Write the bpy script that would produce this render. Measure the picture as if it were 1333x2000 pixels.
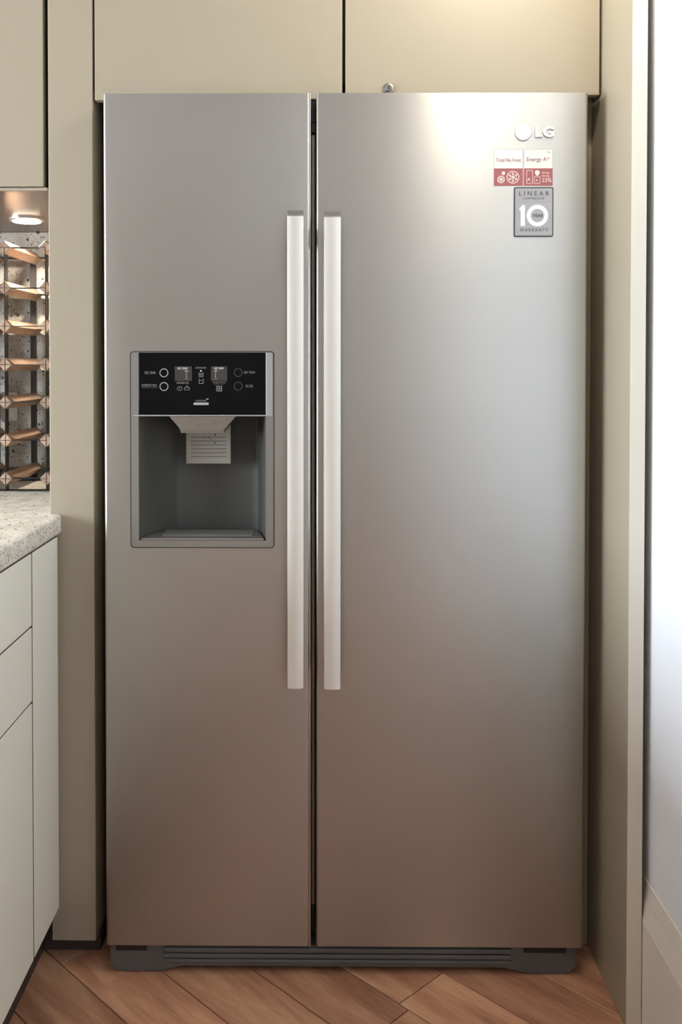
import bpy, bmesh, math, random
from mathutils import Vector, Matrix
random.seed(7)
for o in list(bpy.data.objects):
    bpy.data.objects.remove(o, do_unlink=True)
scene = bpy.context.scene
COL = scene.collection
R = math.radians

# ------------------------------------------------------------------ camera
cam_data = bpy.data.cameras.new('camera')
cam_data.sensor_fit = 'VERTICAL'
cam_data.sensor_height = 36.0
cam_data.sensor_width = 24.0
cam_data.lens = 33.3
cam_data.shift_x = 0.0376
cam_data.shift_y = -0.1262
cam_data.clip_start = 0.02
cam = bpy.data.objects.new('camera', cam_data)
cam.location = (0.0, 0.0, 1.1875)
cam.rotation_euler = (R(90 - 1.1), 0.0, R(1.2))
COL.objects.link(cam)
scene.camera = cam

# ------------------------------------------------------------------ view, world, window daylight
scene.view_settings.view_transform = 'Standard'
scene.view_settings.look = 'None'
scene.view_settings.gamma = 1.0
scene.view_settings.use_curve_mapping = False
scene.view_settings.exposure = 0.28
scene.cycles.use_denoising = True
scene.cycles.max_bounces = 10
scene.cycles.diffuse_bounces = 6

world = bpy.data.worlds.new('world')
scene.world = world
world.use_nodes = True
wn = world.node_tree.nodes
wn['Background'].inputs['Color'].default_value = (0.82, 0.91, 1.0, 1)
wn['Background'].inputs['Strength'].default_value = 20.0

# wide window in the left wall of the room, beyond the worktop run
WIN = dict(y0=-0.75, y1=2.05, z0=0.88, z1=2.15)
pl = bpy.data.lights.new('window_portal', 'AREA')
pl.shape = 'RECTANGLE'
pl.size = WIN['z1'] - WIN['z0']
pl.size_y = WIN['y1'] - WIN['y0']
pl.cycles.is_portal = True
po = bpy.data.objects.new('window_portal', pl)
po.location = (-3.54, (WIN['y0'] + WIN['y1']) / 2, (WIN['z0'] + WIN['z1']) / 2)
po.rotation_euler = (0, R(-90), 0)
COL.objects.link(po)

CEIL = 2.22
SPOTS = [((0.38, 1.49), 18.5), ((-1.7, -1.2), 5.0)]      # recessed ceiling lamps; the second is an added, unseen fill

# ------------------------------------------------------------------ helpers
def new_bm():
    return bmesh.new()

def box(bm, x0, x1, y0, y1, z0, z1, bevel=0.0, seg=2, mi=0):
    vs = [bm.verts.new((x, y, z)) for z in (z0, z1) for y in (y0, y1) for x in (x0, x1)]
    idx = [(0, 2, 3, 1), (4, 5, 7, 6), (0, 1, 5, 4), (2, 6, 7, 3), (0, 4, 6, 2), (1, 3, 7, 5)]
    fs = [bm.faces.new([vs[i] for i in f]) for f in idx]
    for f in fs:
        f.material_index = mi
    if bevel > 0:
        es = list({e for f in fs for e in f.edges})
        r = bmesh.ops.bevel(bm, geom=es, offset=bevel, segments=seg, profile=0.5, affect='EDGES')
        for f in r['faces']:
            f.material_index = mi
    return fs

def prism(bm, pts, axis, a, b, mi=0):
    """extrude a 2D polygon along an axis ('x','y','z') from a to b"""
    def mk(p, t):
        if axis == 'x': return (t, p[0], p[1])
        if axis == 'y': return (p[0], t, p[1])
        return (p[0], p[1], t)
    va = [bm.verts.new(mk(p, a)) for p in pts]
    vb = [bm.verts.new(mk(p, b)) for p in pts]
    n = len(pts)
    fs = [bm.faces.new(va), bm.faces.new(vb[::-1])]
    for i in range(n):
        j = (i + 1) % n
        fs.append(bm.faces.new([va[j], va[i], vb[i], vb[j]]))
    for f in fs:
        f.material_index = mi
    return fs

def ring(bm, cx, cz, r1, r0, y0, y1, n=32, mi=0):
    """flat ring standing in the xz plane"""
    lo, li, ho, hi = [], [], [], []
    for i in range(n):
        a = 2 * math.pi * i / n
        c, s = math.cos(a), math.sin(a)
        lo.append(bm.verts.new((cx + r1 * c, y0, cz + r1 * s)))
        li.append(bm.verts.new((cx + r0 * c, y0, cz + r0 * s)))
        ho.append(bm.verts.new((cx + r1 * c, y1, cz + r1 * s)))
        hi.append(bm.verts.new((cx + r0 * c, y1, cz + r0 * s)))
    for i in range(n):
        j = (i + 1) % n
        for q in ((lo[i], lo[j], li[j], li[i]), (ho[j], ho[i], hi[i], hi[j]),
                  (lo[j], lo[i], ho[i], ho[j]), (li[i], li[j], hi[j], hi[i])):
            bm.faces.new(q).material_index = mi

def disc(bm, cx, cz, r, y0, y1, n=32, mi=0):
    return prism(bm, [(cx + r * math.cos(2 * math.pi * i / n), cz + r * math.sin(2 * math.pi * i / n)) for i in range(n)], 'y', y0, y1, mi)

def lathe(bm, prof, cx=0, cy=0, n=32, mi=0, axis='z'):
    """revolve (r, h) profile; axis z or y"""
    rows = []
    for r, h in prof:
        row = []
        for i in range(n):
            a = 2 * math.pi * i / n
            if axis == 'z':
                row.append(bm.verts.new((cx + r * math.cos(a), cy + r * math.sin(a), h)))
            else:
                row.append(bm.verts.new((cx + r * math.cos(a), h, cy + r * math.sin(a))))
        rows.append(row)
    for k in range(len(rows) - 1):
        for i in range(n):
            j = (i + 1) % n
            bm.faces.new((rows[k][i], rows[k][j], rows[k + 1][j], rows[k + 1][i])).material_index = mi
    bm.faces.new(rows[0]).material_index = mi
    bm.faces.new(rows[-1]).material_index = mi

def rrect(x0, x1, z0, z1, r, n=6):
    pts = []
    for cx, cz, a0 in ((x1 - r, z1 - r, 0), (x0 + r, z1 - r, 90), (x0 + r, z0 + r, 180), (x1 - r, z0 + r, 270)):
        for i in range(n + 1):
            a = R(a0 + 90 * i / n)
            pts.append((cx + r * math.cos(a), cz + r * math.sin(a)))
    return pts

def rframe(bm, outer, inner, y0, y1, mi=0):
    """frame between two outlines with equal point counts, in the xz plane"""
    o0 = [bm.verts.new((p[0], y0, p[1])) for p in outer]; i0 = [bm.verts.new((p[0], y0, p[1])) for p in inner]
    o1 = [bm.verts.new((p[0], y1, p[1])) for p in outer]; i1 = [bm.verts.new((p[0], y1, p[1])) for p in inner]
    n = len(outer)
    for i in range(n):
        j = (i + 1) % n
        for q in ((o0[i], o0[j], i0[j], i0[i]), (o1[j], o1[i], i1[i], i1[j]), (o0[j], o0[i], o1[i], o1[j]), (i0[i], i0[j], i1[j], i1[i])):
            bm.faces.new(q).material_index = mi

def obj(name, bm, mats, parent=None, smooth=False, label=None, cat=None, group=None, kind=None):
    bmesh.ops.recalc_face_normals(bm, faces=bm.faces)
    me = bpy.data.meshes.new(name)
    bm.to_mesh(me)
    bm.free()
    for m in (mats if isinstance(mats, (list, tuple)) else [mats]):
        me.materials.append(m)
    if smooth:
        for p in me.polygons:
            p.use_smooth = True
        try:
            me.set_sharp_from_angle(angle=R(35))
        except Exception:
            pass
    o = bpy.data.objects.new(name, me)
    COL.objects.link(o)
    if parent is not None:
        o.parent = parent
    return tag(o, label, cat, group, kind)

def tag(o, label=None, cat=None, group=None, kind=None):
    if label: o['label'] = label
    if cat: o['category'] = cat
    if group: o['group'] = group
    if kind: o['kind'] = kind
    return o

def thing(name, label, cat, loc=(0, 0, 0), rz=0.0, group=None):
    o = bpy.data.objects.new(name, None)
    o.empty_display_size = 0.05
    COL.objects.link(o)
    o.location = loc
    o.rotation_euler = (0, 0, rz)
    return tag(o, label, cat, group)

def text(body, x0, x1, z0, z1, y, material, parent, name='lettering', depth=0.0002, spacing=1.0, shear=0.0, fat=0.0):
    """lettering standing in the xz plane, fitted into the given rectangle, facing -y"""
    cu = bpy.data.curves.new('lettering', 'FONT')
    cu.body = body
    cu.size = 1.0
    cu.space_character = spacing
    cu.shear = shear
    cu.offset = fat
    cu.resolution_u = 3
    cu.extrude = 0.01
    tmp = bpy.data.objects.new('lettering_source', cu)
    COL.objects.link(tmp)
    bpy.context.view_layer.update()
    me = bpy.data.meshes.new_from_object(tmp.evaluated_get(bpy.context.evaluated_depsgraph_get()))
    bpy.data.objects.remove(tmp, do_unlink=True)
    bpy.data.curves.remove(cu)
    xs = [v.co.x for v in me.vertices]; ys = [v.co.y for v in me.vertices]
    ax, bx_, ay, by = min(xs), max(xs), min(ys), max(ys)
    for v in me.vertices:
        u = x0 + (v.co.x - ax) / (bx_ - ax) * (x1 - x0)
        w = z0 + (v.co.y - ay) / (by - ay) * (z1 - z0)
        v.co = (u, y - depth * (0.5 + v.co.z * 50), w)
    me.materials.clear()
    me.materials.append(material)
    me.name = name
    o = bpy.data.objects.new(name, me)
    COL.objects.link(o)
    o.parent = parent
    return o

# ------------------------------------------------------------------ materials
def mat(name, col, rough=0.5, metal=0.0, var=0.0, scale=8.0, bump=0.0, bump_scale=200.0, spec=0.5, aniso=None, emit=None, estr=0.0, rvar=0.0, coat=0.0, stretch=None):
    m = bpy.data.materials.new(name)
    m.use_nodes = True
    nt = m.node_tree
    b = nt.nodes['Principled BSDF']
    b.inputs['Roughness'].default_value = rough
    b.inputs['Metallic'].default_value = metal
    b.inputs['Specular IOR Level'].default_value = spec
    b.inputs['Coat Weight'].default_value = coat
    c = tuple(col) + (1,)
    b.inputs['Base Color'].default_value = c
    tc = nt.nodes.new('ShaderNodeTexCoord')
    mp = nt.nodes.new('ShaderNodeMapping')
    nt.links.new(tc.outputs['Object'], mp.inputs['Vector'])
    if stretch: mp.inputs['Scale'].default_value = stretch
    if var > 0 or rvar > 0:
        n = nt.nodes.new('ShaderNodeTexNoise')
        n.inputs['Scale'].default_value = scale
        n.inputs['Detail'].default_value = 4
        nt.links.new(mp.outputs['Vector'], n.inputs['Vector'])
        if var > 0:
            r = nt.nodes.new('ShaderNodeValToRGB')
            r.color_ramp.elements[0].position = 0.3
            r.color_ramp.elements[1].position = 0.7
            r.color_ramp.elements[0].color = tuple(max(0, v * (1 - var)) for v in col) + (1,)
            r.color_ramp.elements[1].color = tuple(min(1, v * (1 + var)) for v in col) + (1,)
            nt.links.new(n.outputs['Fac'], r.inputs['Fac'])
            nt.links.new(r.outputs['Color'], b.inputs['Base Color'])
        if rvar > 0:
            mr = nt.nodes.new('ShaderNodeMapRange')
            mr.inputs['To Min'].default_value = rough - rvar
            mr.inputs['To Max'].default_value = rough + rvar
            nt.links.new(n.outputs['Fac'], mr.inputs['Value'])
            nt.links.new(mr.outputs['Result'], b.inputs['Roughness'])
    if bump > 0:
        n2 = nt.nodes.new('ShaderNodeTexNoise')
        n2.inputs['Scale'].default_value = bump_scale
        n2.inputs['Detail'].default_value = 3
        bp = nt.nodes.new('ShaderNodeBump')
        bp.inputs['Strength'].default_value = bump
        bp.inputs['Distance'].default_value = 0.001
        nt.links.new(mp.outputs['Vector'], n2.inputs['Vector'])
        nt.links.new(n2.outputs['Fac'], bp.inputs['Height'])
        nt.links.new(bp.outputs['Normal'], b.inputs['Normal'])
    if aniso:
        b.inputs['Anisotropic'].default_value = aniso[0]
        cx = nt.nodes.new('ShaderNodeCombineXYZ')
        for i in range(3): cx.inputs[i].default_value = aniso[1][i]
        nt.links.new(cx.outputs[0], b.inputs['Tangent'])
    if emit:
        b.inputs['Emission Color'].default_value = tuple(emit) + (1,)
        b.inputs['Emission Strength'].default_value = estr
    return m

M = {}
M['steel'] = mat('brushed_steel', (0.465, 0.452, 0.42), 0.42, 1.0, var=0.03, scale=3, bump=0.02, bump_scale=900, aniso=(0.62, (0, 0, 1)), stretch=(0.15, 1, 1))
M['highlight_steel'] = mat('bevel_highlight_steel', (0.78, 0.76, 0.72), 0.22, 1.0)  # brighter steel, puts the bevel's highlight into the colour
M['alu'] = mat('satin_aluminium', (0.74, 0.71, 0.65), 0.5, 0.75, var=0.02, scale=6, aniso=(0.3, (0, 0, 1)))
M['silver'] = mat('silver_plastic', (0.30, 0.285, 0.26), 0.42, 0.75)
M['silver_bright'] = mat('bright_silver_plastic', (0.52, 0.515, 0.50), 0.35, 0.8)
M['glass_black'] = mat('black_gloss_panel', (0.004, 0.004, 0.0045), 0.08, 0.0, spec=0.12)
M['display'] = mat('smoked_display_window', (0.045, 0.040, 0.036), 0.25)
M['print_grey'] = mat('grey_print', (0.24, 0.23, 0.22), 0.6)
M['print_dim'] = mat('dim_grey_print', (0.085, 0.083, 0.08), 0.6)
M['print_white'] = mat('white_print', (0.8, 0.79, 0.77), 0.5)
M['ring_chrome'] = mat('chrome_ring', (0.75, 0.74, 0.71), 0.25, 0.9)
M['ring_dark'] = mat('dark_ring', (0.055, 0.055, 0.055), 0.35, 0.3)
M['cavity'] = mat('grey_cavity_plastic', (0.072, 0.070, 0.060), 0.5, 0.0, var=0.05, scale=5)
M['case_grey'] = mat('dark_grey_case', (0.085, 0.083, 0.080), 0.5, 0.0, var=0.06, scale=5)
M['mullion'] = mat('grey_mullion', (0.33, 0.31, 0.28), 0.35, 0.6)
M['black'] = mat('black_plastic', (0.012, 0.012, 0.012), 0.45)
M['gasket'] = mat('dark_gasket_rubber', (0.022, 0.019, 0.018), 0.6)
M['kick'] = mat('dark_grey_kick_plastic', (0.105, 0.103, 0.10), 0.5, 0.0, var=0.08, scale=9)
M['paper'] = mat('paper_label', (0.27, 0.25, 0.21), 0.7, var=0.04, scale=30)
M['ink'] = mat('brown_ink', (0.05, 0.035, 0.03), 0.7)
M['ink_soft'] = mat('faded_brown_ink', (0.22, 0.19, 0.155), 0.7)
M['logo'] = mat('white_enamel_logo', (0.95, 0.95, 0.94), 0.3, 0.0)
M['logo_relief'] = mat('pale_logo_relief', (0.80, 0.79, 0.82), 0.3, 0.0)
M['logo_rim'] = mat('grey_logo_rim', (0.30, 0.30, 0.28), 0.4, 0.6)
M['stick_white'] = mat('ivory_sticker', (0.72, 0.71, 0.65), 0.45)
M['stick_red'] = mat('faded_red_sticker', (0.34, 0.105, 0.10), 0.45, var=0.06, scale=60)
M['stick_line'] = mat('grey_sticker_outline', (0.40, 0.39, 0.36), 0.5)
M['stick_text'] = mat('red_sticker_lettering', (0.33, 0.12, 0.13), 0.5)
M['stick_pink'] = mat('pale_pink_print', (0.80, 0.66, 0.61), 0.5)
M['badge'] = mat('brushed_badge_metal', (0.40, 0.375, 0.355), 0.36, 0.9, var=0.05, scale=40, stretch=(0.1, 1, 3))
M['badge_dark'] = mat('dark_badge_print', (0.035, 0.035, 0.035), 0.5)
M['lacquer'] = mat('warm_grey_lacquer', (0.368, 0.315, 0.228), 0.42, 0.0, var=0.012, scale=2.0, bump=0.03, bump_scale=700)
M['lacquer_base'] = mat('pale_grey_green_lacquer', (0.78, 0.765, 0.66), 0.45, 0.0, var=0.012, scale=2.0, bump=0.03, bump_scale=700)
M['pale_edge'] = mat('cream_front_edge', (0.66, 0.61, 0.51), 0.4, var=0.012, scale=2.0)
M['carcass'] = mat('dark_carcass_edge', (0.05, 0.036, 0.03), 0.6)
M['underside'] = mat('brown_gloss_underside', (0.085, 0.06, 0.048), 0.25, 0.0, spec=0.3)
M['lip'] = mat('champagne_lip', (0.48, 0.42, 0.33), 0.3, 0.4)
M['wall_white'] = mat('white_wall_paint', (0.84, 0.87, 0.92), 0.8, 0.0, var=0.01, scale=3, bump=0.05, bump_scale=250)
M['wall_cream'] = mat('cream_wall_paint', (0.50, 0.49, 0.46), 0.85, 0.0, var=0.01, scale=3, bump=0.05, bump_scale=250)
M['ceiling'] = mat('ceiling_paint', (0.72, 0.71, 0.68), 0.9, 0.0, var=0.01, scale=3)
M['base_white'] = mat('baseboard_paint', (0.78, 0.74, 0.66), 0.45, 0.0, var=0.01, scale=4)
M['strap'] = mat('dark_galvanised_strap', (0.022, 0.023, 0.025), 0.4, 0.3, var=0.2, scale=30)
M['socket'] = mat('white_socket_plastic', (0.80, 0.77, 0.72), 0.35)
M['lock'] = mat('nickel_lock', (0.30, 0.28, 0.25), 0.38, 1.0)
M['lock_dark'] = mat('dark_keyway', (0.02, 0.02, 0.02), 0.5)
M['lamp_warm'] = mat('warm_lamp_lens', (1, 1, 1), 0.5, emit=(1.0, 0.90, 0.72), estr=14)
M['lamp_panel'] = mat('warm_lamp_diffuser', (1, 1, 1), 0.5, emit=(1.0, 0.90, 0.75), estr=4)
M['lamp_trim'] = mat('lamp_trim_ring', (0.75, 0.73, 0.70), 0.3, 0.8)
M['subfloor'] = mat('dark_subfloor', (0.035, 0.02, 0.014), 0.9, var=0.1)
M['frame_white'] = mat('window_frame_paint', (0.80, 0.80, 0.78), 0.4, var=0.01)

def pane_material():
    m = bpy.data.materials.new('window_pane_glass')
    m.use_nodes = True
    nt = m.node_tree
    nt.nodes.remove(nt.nodes['Principled BSDF'])
    out = nt.nodes['Material Output']
    t = nt.nodes.new('ShaderNodeBsdfTransparent')
    g = nt.nodes.new('ShaderNodeBsdfGlossy')
    g.inputs['Roughness'].default_value = 0.02
    f = nt.nodes.new('ShaderNodeFresnel')
    f.inputs['IOR'].default_value = 1.3
    mx = nt.nodes.new('ShaderNodeMixShader')
    nt.links.new(f.outputs[0], mx.inputs[0])
    nt.links.new(t.outputs[0], mx.inputs[1])
    nt.links.new(g.outputs[0], mx.inputs[2])
    nt.links.new(mx.outputs[0], out.inputs['Surface'])
    return m
M['pane'] = pane_material()

def stone(name, base_a, base_b, rough=0.35):
    m = bpy.data.materials.new(name)
    m.use_nodes = True
    nt = m.node_tree
    b = nt.nodes['Principled BSDF']
    b.inputs['Roughness'].default_value = rough
    tc = nt.nodes.new('ShaderNodeTexCoord')
    n = nt.nodes.new('ShaderNodeTexNoise'); n.inputs['Scale'].default_value = 26; n.inputs['Detail'].default_value = 6
    nt.links.new(tc.outputs['Object'], n.inputs['Vector'])
    cr = nt.nodes.new('ShaderNodeValToRGB')
    cr.color_ramp.elements[0].position = 0.35; cr.color_ramp.elements[0].color = base_a + (1,)
    cr.color_ramp.elements[1].position = 0.65; cr.color_ramp.elements[1].color = base_b + (1,)
    nt.links.new(n.outputs['Fac'], cr.inputs['Fac'])
    col = cr.outputs['Color']
    for sc, thr, dark, seed in ((75, 0.17, (0.06, 0.05, 0.045), 0.0), (150, 0.20, (0.14, 0.115, 0.095), 3.7), (260, 0.25, (0.36, 0.31, 0.26), 8.1)):
        mp = nt.nodes.new('ShaderNodeMapping'); mp.inputs['Location'].default_value = (seed, seed * 2, seed * 3)
        nt.links.new(tc.outputs['Object'], mp.inputs['Vector'])
        dn = nt.nodes.new('ShaderNodeTexNoise'); dn.inputs['Scale'].default_value = sc * 1.5
        nt.links.new(mp.outputs['Vector'], dn.inputs['Vector'])
        mixv = nt.nodes.new('ShaderNodeVectorMath'); mixv.operation = 'MULTIPLY_ADD'
        mixv.inputs[1].default_value = (0.55 / sc,) * 3
        nt.links.new(dn.outputs['Color'], mixv.inputs[0]); nt.links.new(mp.outputs['Vector'], mixv.inputs[2])
        v = nt.nodes.new('ShaderNodeTexVoronoi'); v.inputs['Scale'].default_value = sc
        nt.links.new(mixv.outputs['Vector'], v.inputs['Vector'])
        # every cell gets its own speck size, many get none
        sep = nt.nodes.new('ShaderNodeSeparateColor'); nt.links.new(v.outputs['Color'], sep.inputs[0])
        mr = nt.nodes.new('ShaderNodeMapRange'); mr.inputs['From Min'].default_value = 0.55; mr.inputs['From Max'].default_value = 1.0
        mr.inputs['To Min'].default_value = 0.0; mr.inputs['To Max'].default_value = thr * 2.0
        nt.links.new(sep.outputs[0], mr.inputs['Value'])
        lt = nt.nodes.new('ShaderNodeMath'); lt.operation = 'LESS_THAN'
        nt.links.new(v.outputs['Distance'], lt.inputs[0]); nt.links.new(mr.outputs['Result'], lt.inputs[1])
        mx = nt.nodes.new('ShaderNodeMix'); mx.data_type = 'RGBA'
        nt.links.new(lt.outputs[0], mx.inputs[0]); nt.links.new(col, mx.inputs[6]); mx.inputs[7].default_value = dark + (1,)
        col = mx.outputs[2]
    nt.links.new(col, b.inputs['Base Color'])
    return m
M['stone_top'] = stone('speckled_stone_worktop', (0.66, 0.61, 0.52), (0.84, 0.80, 0.71))
M['stone_wall'] = stone('speckled_stone_slab', (0.50, 0.46, 0.40), (0.70, 0.66, 0.58), 0.45)

def wood(name, a, b_, c, axis_scale, rough=0.4, ring_scale=9.0, bumpy=0.1):
    m = bpy.data.materials.new(name)
    m.use_nodes = True
    nt = m.node_tree
    b = nt.nodes['Principled BSDF']
    b.inputs['Roughness'].default_value = rough
    tc = nt.nodes.new('ShaderNodeTexCoord')
    oi = nt.nodes.new('ShaderNodeObjectInfo')
    off = nt.nodes.new('ShaderNodeVectorMath'); off.operation = 'MULTIPLY_ADD'
    comb = nt.nodes.new('ShaderNodeCombineXYZ')
    for i in range(3): nt.links.new(oi.outputs['Random'], comb.inputs[i])
    off.inputs[1].default_value = (9.0, 17.0, 5.0)
    nt.links.new(comb.outputs[0], off.inputs[0]); nt.links.new(tc.outputs['Object'], off.inputs[2])
    mp = nt.nodes.new('ShaderNodeMapping'); mp.inputs['Scale'].default_value = axis_scale
    nt.links.new(off.outputs[0], mp.inputs['Vector'])
    n1 = nt.nodes.new('ShaderNodeTexNoise'); n1.inputs['Scale'].default_value = ring_scale; n1.inputs['Detail'].default_value = 5; n1.inputs['Distortion'].default_value = 0.7
    n2 = nt.nodes.new('ShaderNodeTexNoise'); n2.inputs['Scale'].default_value = ring_scale * 9; n2.inputs['Detail'].default_value = 5
    nt.links.new(mp.outputs[0], n1.inputs['Vector']); nt.links.new(mp.outputs[0], n2.inputs['Vector'])
    cr = nt.nodes.new('ShaderNodeValToRGB')
    cr.color_ramp.elements[0].position = 0.28; cr.color_ramp.elements[0].color = a + (1,)
    cr.color_ramp.elements[1].position = 0.72; cr.color_ramp.elements[1].color = c + (1,)
    e = cr.color_ramp.elements.new(0.5); e.color = b_ + (1,)
    ad = nt.nodes.new('ShaderNodeMath'); ad.operation = 'MULTIPLY_ADD'; ad.inputs[1].default_value = 0.3
    nt.links.new(n2.outputs['Fac'], ad.inputs[0]); nt.links.new(n1.outputs['Fac'], ad.inputs[2])
    sb = nt.nodes.new('ShaderNodeMath'); sb.operation = 'SUBTRACT'; sb.inputs[1].default_value = 0.15
    nt.links.new(ad.outputs[0], sb.inputs[0]); nt.links.new(sb.outputs[0], cr.inputs['Fac'])
    hs = nt.nodes.new('ShaderNodeHueSaturation')
    mr = nt.nodes.new('ShaderNodeMapRange'); mr.inputs['To Min'].default_value = 0.82; mr.inputs['To Max'].default_value = 1.16
    nt.links.new(oi.outputs['Random'], mr.inputs['Value']); nt.links.new(mr.outputs['Result'], hs.inputs['Value'])
    nt.links.new(cr.outputs['Color'], hs.inputs['Color']); nt.links.new(hs.outputs['Color'], b.inputs['Base Color'])
    bp = nt.nodes.new('ShaderNodeBump'); bp.inputs['Strength'].default_value = bumpy; bp.inputs['Distance'].default_value = 0.001
    nt.links.new(n2.outputs['Fac'], bp.inputs['Height']); nt.links.new(bp.outputs['Normal'], b.inputs['Normal'])
    return m
M['plank'] = wood('oiled_brown_plank', (0.29, 0.125, 0.072), (0.44, 0.215, 0.122), (0.60, 0.335, 0.195), (1.2, 9.0, 9.0), 0.42, 2.4)
M['dowel'] = wood('pine_dowel', (0.30, 0.185, 0.125), (0.43, 0.29, 0.205), (0.55, 0.39, 0.28), (9.0, 1.0, 9.0), 0.5, 7.0)

# ------------------------------------------------------------------ room shell
XL, XR, YB, YF = -3.40, 0.583, 2.46, -2.45
bm = new_bm(); box(bm, XL - 0.1, XR + 0.1, YF - 0.1, YB + 0.1, -0.08, -0.006)
floor = obj('floor', bm, M['subfloor'], kind='structure')
tag(floor, 'brown wooden plank floor laid diagonally towards the refrigerator')

def clip(poly, fn):
    out = []
    for i in range(len(poly)):
        p, q = poly[i], poly[(i + 1) % len(poly)]
        a, b = fn(p), fn(q)
        if a >= 0: out.append(p)
        if a * b < 0:
            t = a / (a - b)
            out.append((p[0] + (q[0] - p[0]) * t, p[1] + (q[1] - p[1]) * t))
    return out

PW, PL = 0.1315, 1.05
S2 = math.sqrt(0.5)
GAP = 0.0011
ends = {3: 1.130, 2: 1.107}             # butt joints of the two boards in front of the right door
for k in range(-42, 14):
    p0 = 0.938 + k * PW
    off = ends.get(k, None)
    if off is None:
        off = 0.62 + ((k * 0.377) % 1.0) * PL
    for j in range(-7, 7):
        a0 = off + j * PL
        # board in its own frame: x along the board, y across; direction along = (-1, 1)/sqrt2, across = (1, 1)/sqrt2
        cc = (a0 + PL / 2, p0 + PW / 2)
        def to_world(a, p): return (S2 * (p - a), S2 * (p + a))
        quad = [to_world(a0 + GAP, p0 + GAP), to_world(a0 + PL - GAP, p0 + GAP), to_world(a0 + PL - GAP, p0 + PW - GAP), to_world(a0 + GAP, p0 + PW - GAP)]
        for fn in (lambda p: p[0] - XL, lambda p: XR - p[0], lambda p: p[1] - YF, lambda p: YB - p[1]):
            quad = clip(quad, fn)
            if len(quad) < 3: break
        if len(quad) < 3: continue
        cw = to_world(*cc)
        loc = []
        for x, y in quad:
            a, p = S2 * (y - x), S2 * (x + y)
            loc.append((a - cc[0], p - cc[1]))
        area = abs(sum(loc[i][0] * loc[(i + 1) % len(loc)][1] - loc[(i + 1) % len(loc)][0] * loc[i][1] for i in range(len(loc)))) / 2
        if area < 0.0008: continue
        bm = new_bm()
        fs = prism(bm, loc, 'z', -0.006, 0.0)
        bmesh.ops.recalc_face_normals(bm, faces=bm.faces)
        top = [e for e in bm.edges if all(v.co.z > -0.001 for v in e.verts)]
        bmesh.ops.bevel(bm, geom=top, offset=0.0007, segments=1, affect='EDGES')
        o = obj('plank', bm, M['plank'], floor)
        # local x = along (-1,1), local y = across (1,1): a mirrored frame, so use y = -across
        for v in o.data.vertices: v.co.y = -v.co.y
        o.data.flip_normals()
        o.location = (cw[0], cw[1], 0)
        o.rotation_euler = (0, 0, R(135))

bm = new_bm(); box(bm, XL - 0.1, XR + 0.1, YB, YB + 0.1, 0, CEIL)
obj('wall_back', bm, M['wall_cream'], kind='structure')
bm = new_bm(); box(bm, XR, XR + 0.1, YF, YB, 0, CEIL)
obj('wall_right', bm, M['wall_white'], kind='structure')
bm = new_bm(); box(bm, XL - 0.1, XR + 0.1, YF - 0.1, YF, 0, CEIL)
obj('wall_front', bm, M['wall_cream'], kind='structure')
bm = new_bm()
box(bm, XL - 0.1, XL, YF, WIN['y0'], 0, CEIL)
box(bm, XL - 0.1, XL, WIN['y1'], YB, 0, CEIL)
box(bm, XL - 0.1, XL, WIN['y0'], WIN['y1'], 0, WIN['z0'])
box(bm, XL - 0.1, XL, WIN['y0'], WIN['y1'], WIN['z1'], CEIL)
obj('wall_left', bm, M['wall_cream'], kind='structure')
bm = new_bm(); box(bm, XL - 0.1, XR + 0.1, YF - 0.1, YB + 0.1, CEIL, CEIL + 0.1)
obj('ceiling', bm, M['ceiling'], kind='structure')

# window: frame, mullion, panes, sill
bm = new_bm()
y0, y1, z0, z1 = WIN['y0'], WIN['y1'], WIN['z0'], WIN['z1']
ft = 0.05
box(bm, XL - 0.08, XL - 0.03, y0, y0 + ft, z0, z1)
box(bm, XL - 0.08, XL - 0.03, y1 - ft, y1, z0, z1)
box(bm, XL - 0.08, XL - 0.03, y0 + ft, y1 - ft, z0, z0 + ft)
box(bm, XL - 0.08, XL - 0.03, y0 + ft, y1 - ft, z1 - ft, z1)
box(bm, XL - 0.08, XL - 0.03, (y0 + y1) / 2 - 0.03, (y0 + y1) / 2 + 0.03, z0 + ft, z1 - ft)
win = obj('window_1', bm, M['frame_white'], kind='structure')
for ya, yb in ((y0 + ft, (y0 + y1) / 2 - 0.03), ((y0 + y1) / 2 + 0.03, y1 - ft)):
    bm = new_bm(); box(bm, XL - 0.057, XL - 0.053, ya, yb, z0 + ft, z1 - ft)
    obj('pane', bm, M['pane'], win)
bm = new_bm(); box(bm, XL - 0.03, XL + 0.03, y0 - 0.03, y1 + 0.03, z0 - 0.02, z0, 0.003)
obj('window_sill', bm, M['frame_white'], win)

# moulded baseboard on the right wall
bm = new_bm()
prof = [(XR, 0.004), (0.5702, 0.004), (0.5702, 0.197), (0.5712, 0.201), (0.5765, 0.2340), (0.5778, 0.2310), (0.5786, 0.238), (0.5815, 0.262), (XR, 0.2635)]
va = [bm.verts.new((p[0], YF, p[1])) for p in prof]
vb = [bm.verts.new((p[0], YB, p[1])) for p in prof]
bm.faces.new(va); bm.faces.new(vb[::-1])
for i in range(len(prof)):
    j = (i + 1) % len(prof)
    bm.faces.new((va[j], va[i], vb[i], vb[j]))
obj('baseboard_right', bm, M['base_white'], kind='structure')

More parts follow.
